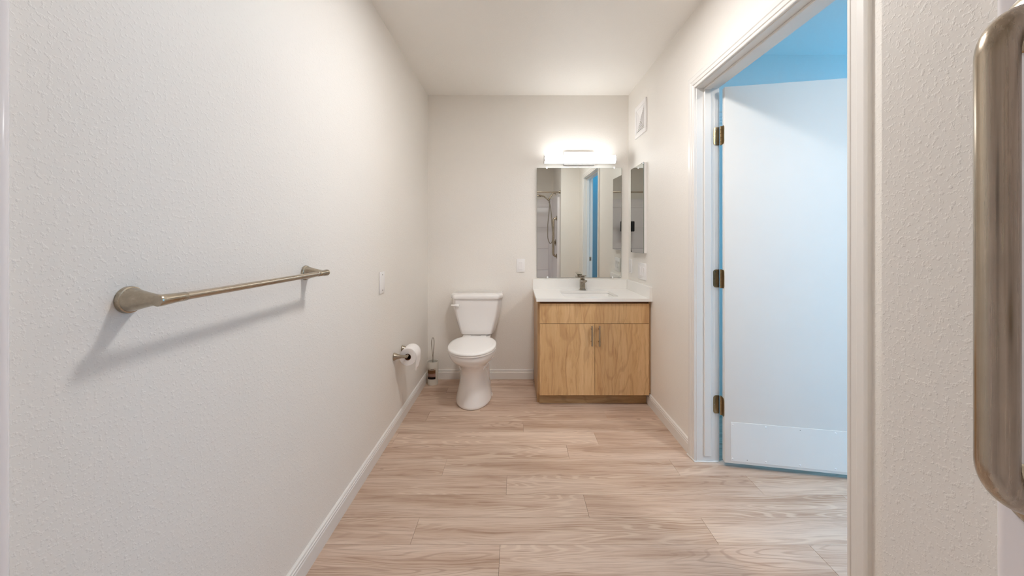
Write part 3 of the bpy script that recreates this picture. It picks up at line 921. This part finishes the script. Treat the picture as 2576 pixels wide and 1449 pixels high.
# ------------------------------------------------------------------ shower
sh = thing('shower_stall', 'white fibreglass shower surround with stepped back wall', 'shower', (0, .08, 0))
SHT, SHY = 1.86, .515
LI, RI, BKY = -.716, .664, -.385
plan = [Vector((XL + .0005, SHY + .016, 0)), Vector((XL + .020, SHY + .016, 0))]
plan += arc_bend((XL + .02, SHY + .016, 0), (LI, SHY + .016, 0), (LI, 0, 0), .022, 8)
plan += arc_bend((LI, 0, 0), (LI, BKY, 0), (0, BKY, 0), .07, 8)
plan += arc_bend((0, BKY, 0), (RI, BKY, 0), (RI, 0, 0), .07, 8)
plan += arc_bend((RI, 0, 0), (RI, SHY, 0), (SX, SHY, 0), .016, 8)
plan += [Vector((SX - .0005, SHY, 0))]
b = B()
outp = [Vector((XL + .0005, -.4495, 0)), Vector((SX - .0005, -.4495, 0))]
ring0 = plan + [Vector((SX - .0005, -.4495, 0)), Vector((XL + .0005, -.4495, 0))]
rings(b, [[Vector((p.x, p.y, z)) for p in ring0] for z in (0, SHT - .004, SHT)])
obj('surround', b, 'acrylic', sh, sharp=.5)
for z, d_ in ((.56, .055), (.95, .038), (1.34, .020)):
    z0 = {.56: .06, .95: .56, 1.34: .95}[z]
    obj('back_ledge', box(B(), (LI + .06, BKY - .001, z0), (RI - .06, BKY + d_, z), .008, 3), 'acrylic', sh)
obj('top_ledge', box(B(), (LI + .05, BKY - .001, 1.70), (RI - .05, BKY + .012, 1.74), .005, 3), 'acrylic', sh)
obj('pan', box(B(), (LI, BKY, 0), (RI, SHY - .10, .03), .004), 'acrylic', sh)
obj('threshold', box(B(), (LI, SHY - .10, 0), (RI, SHY - .002, .055), .012, 3), 'acrylic', sh)

gb = thing('grab_bar', 'vertical brushed nickel grab bar on the shower side wall', 'grab bar', (RI, .464, .86))
GX, GY, GZ0, GZ1, GR = .607, .464, .872, 1.482, .0188
pth = [Vector((RI - .001, GY, GZ1))] + arc_bend((RI, GY, GZ1), (GX, GY, GZ1), (GX, GY, GZ0), .050, 14) + [Vector((GX, GY, GZ1 - .06 - (GZ1 - GZ0 - .12) * k / 10)) for k in range(11)] + arc_bend((GX, GY, GZ1), (GX, GY, GZ0), (RI, GY, GZ0), .050, 14) + [Vector((RI - .001, GY, GZ0))]
b = B(); tube(b, pth, GR, 40); obj('bar', b, 'nickel_z', gb, sharp=1.0)
for z in (GZ0, GZ1):
    b = B(); lathe(b, (RI - .0005, GY, z), (-1, 0, 0), [(0, .040), (.003, .040), (.006, .037), (.010, .028), (.012, .0195)], 40); obj('flange', b, 'nickel_p', gb)

RODY, RODZ = .600, 1.885
rd = thing('curtain_rod', 'brushed nickel shower curtain rod across the shower opening', 'curtain rod', (0, RODY, RODZ - .03))
b = B(); lathe(b, (XL + .004, RODY, RODZ), (1, 0, 0), [(0, .0125), (SX - XL - .008, .0125)], 20); obj('rod', b, 'nickel', rd)
for x, s in ((XL, 1), (SX, -1)):
    b = B(); lathe(b, (x + s * .0005, RODY, RODZ), (s, 0, 0), [(0, .030), (.005, .029), (.012, .018), (.022, .0155), (.024, .0126)], 28); obj('flange', b, 'nickel_p', rd)

HY = .24
hsx = thing('hand_shower', 'brushed nickel hand shower with a looped metal hose in the shower', 'shower head', (RI, HY, 1.0))
b = B(); lathe(b, (RI, HY, 1.905), (-1, 0, 0), [(0, .028), (.004, .027), (.012, .012)], 24); arm = obj('arm_flange', b, 'nickel_p', hsx)
b = B(); tube(b, smooth_path([(RI - .004, HY, 1.905), (RI - .04, HY, 1.90), (RI - .08, HY, 1.85), (RI - .105, HY, 1.805)], 6), .0105, 14); obj('arm', b, 'nickel_p', hsx)
b = B(); lathe(b, (RI - .10, HY, 1.815), (-.6, 0, -1), [(0, .014), (.01, .019), (.035, .019), (.045, .013)], 20); obj('bracket', b, 'nickel_p', hsx)
b = B(); tube(b, smooth_path([(RI - .108, HY, 1.775), (RI - .135, HY, 1.80), (RI - .185, HY, 1.845), (RI - .235, HY, 1.862), (RI - .27, HY, 1.865)], 6), [.010] * 12 + [.012] * 13, 14); hnd = obj('handle', b, 'nickel_p', hsx)
b = B(); lathe(b, (RI - .285, HY, 1.880), (-.25, 0, -1), [(0, .020), (.012, .044), (.026, .047), (.030, .044), (.030, 0)], 28); obj('spray_head', b, 'nickel_p', hnd)
b = B(); tube(b, smooth_path([(RI - .112, HY, 1.765), (RI - .088, HY, 1.70), (RI - .070, HY + .01, 1.55), (RI - .06, HY + .02, 1.38), (RI - .045, HY + .02, 1.24), (RI - .05, HY + .02, 1.13), (RI - .07, HY + .01, 1.075), (RI - .10, HY, 1.08), (RI - .128, HY, 1.18), (RI - .125, HY - .01, 1.40), (RI - .105, HY - .01, 1.60), (RI - .096, HY - .005, 1.775)], 8), .0075, 10)
obj('hose', b, 'hose', hsx)
b = B(); lathe(b, (RI, HY + .02, 1.085), (-1, 0, 0), [(0, .055), (.004, .054), (.012, .026), (.045, .024), (.05, .018)], 28); vv = obj('valve', b, 'nickel_p', hsx)
b = B(); tube(b, [(RI - .04, HY + .02, 1.085), (RI - .045, HY + .02, 1.04), (RI - .05, HY + .02, 1.00)], [.010, .008, .006], 12); obj('valve_lever', b, 'nickel_p', vv)

# the tripod camera that shows in the corner of the mirrors
cx, cy = -.06, -.12
tp = thing('tripod_camera', 'black scanning camera on a black tripod reflected in the corner mirrors', 'camera', (cx, cy, .03))
obj('camera_body', box(B(), (cx - .115, cy - .05, 1.265), (cx + .115, cy + .05, 1.445), .012, 3), 'black', tp)
for z in (1.31, 1.355, 1.40):
    b = B(); lathe(b, (cx - .05, cy + .05, z), (0, 1, 0), [(0, .014), (.003, .014), (.004, .011), (.003, 0)], 18); obj('lens', b, 'lens', tp)
b = B(); lathe(b, (cx, cy, .96), (0, 0, 1), [(0, .016), (.27, .016), (.271, .03), (.295, .03), (.305, .024)], 20); obj('column', b, 'black', tp)
b = B(); lathe(b, (cx, cy, 1.055), (0, 0, 1), [(0, .03), (.01, .042), (.04, .042), (.05, .03)], 20); obj('leg_hub', b, 'black', tp)
for a in (math.radians(195), math.radians(315), math.radians(75)):
    dx, dy = math.cos(a), math.sin(a)
    b = B(); tube(b, [(cx + dx * .035, cy + dy * .035, 1.08), (cx + dx * .16, cy + dy * .14, .52), (cx + dx * .27, cy + dy * .22, .037)], [.014, .012, .010], 12)
    lg = obj('leg', b, 'black', tp)
    b = B(); lathe(b, (cx + dx * .27, cy + dy * .22, .031), (0, 0, 1), [(0, .014), (.012, .013), (.02, .009)], 12); obj('foot', b, 'black', lg)
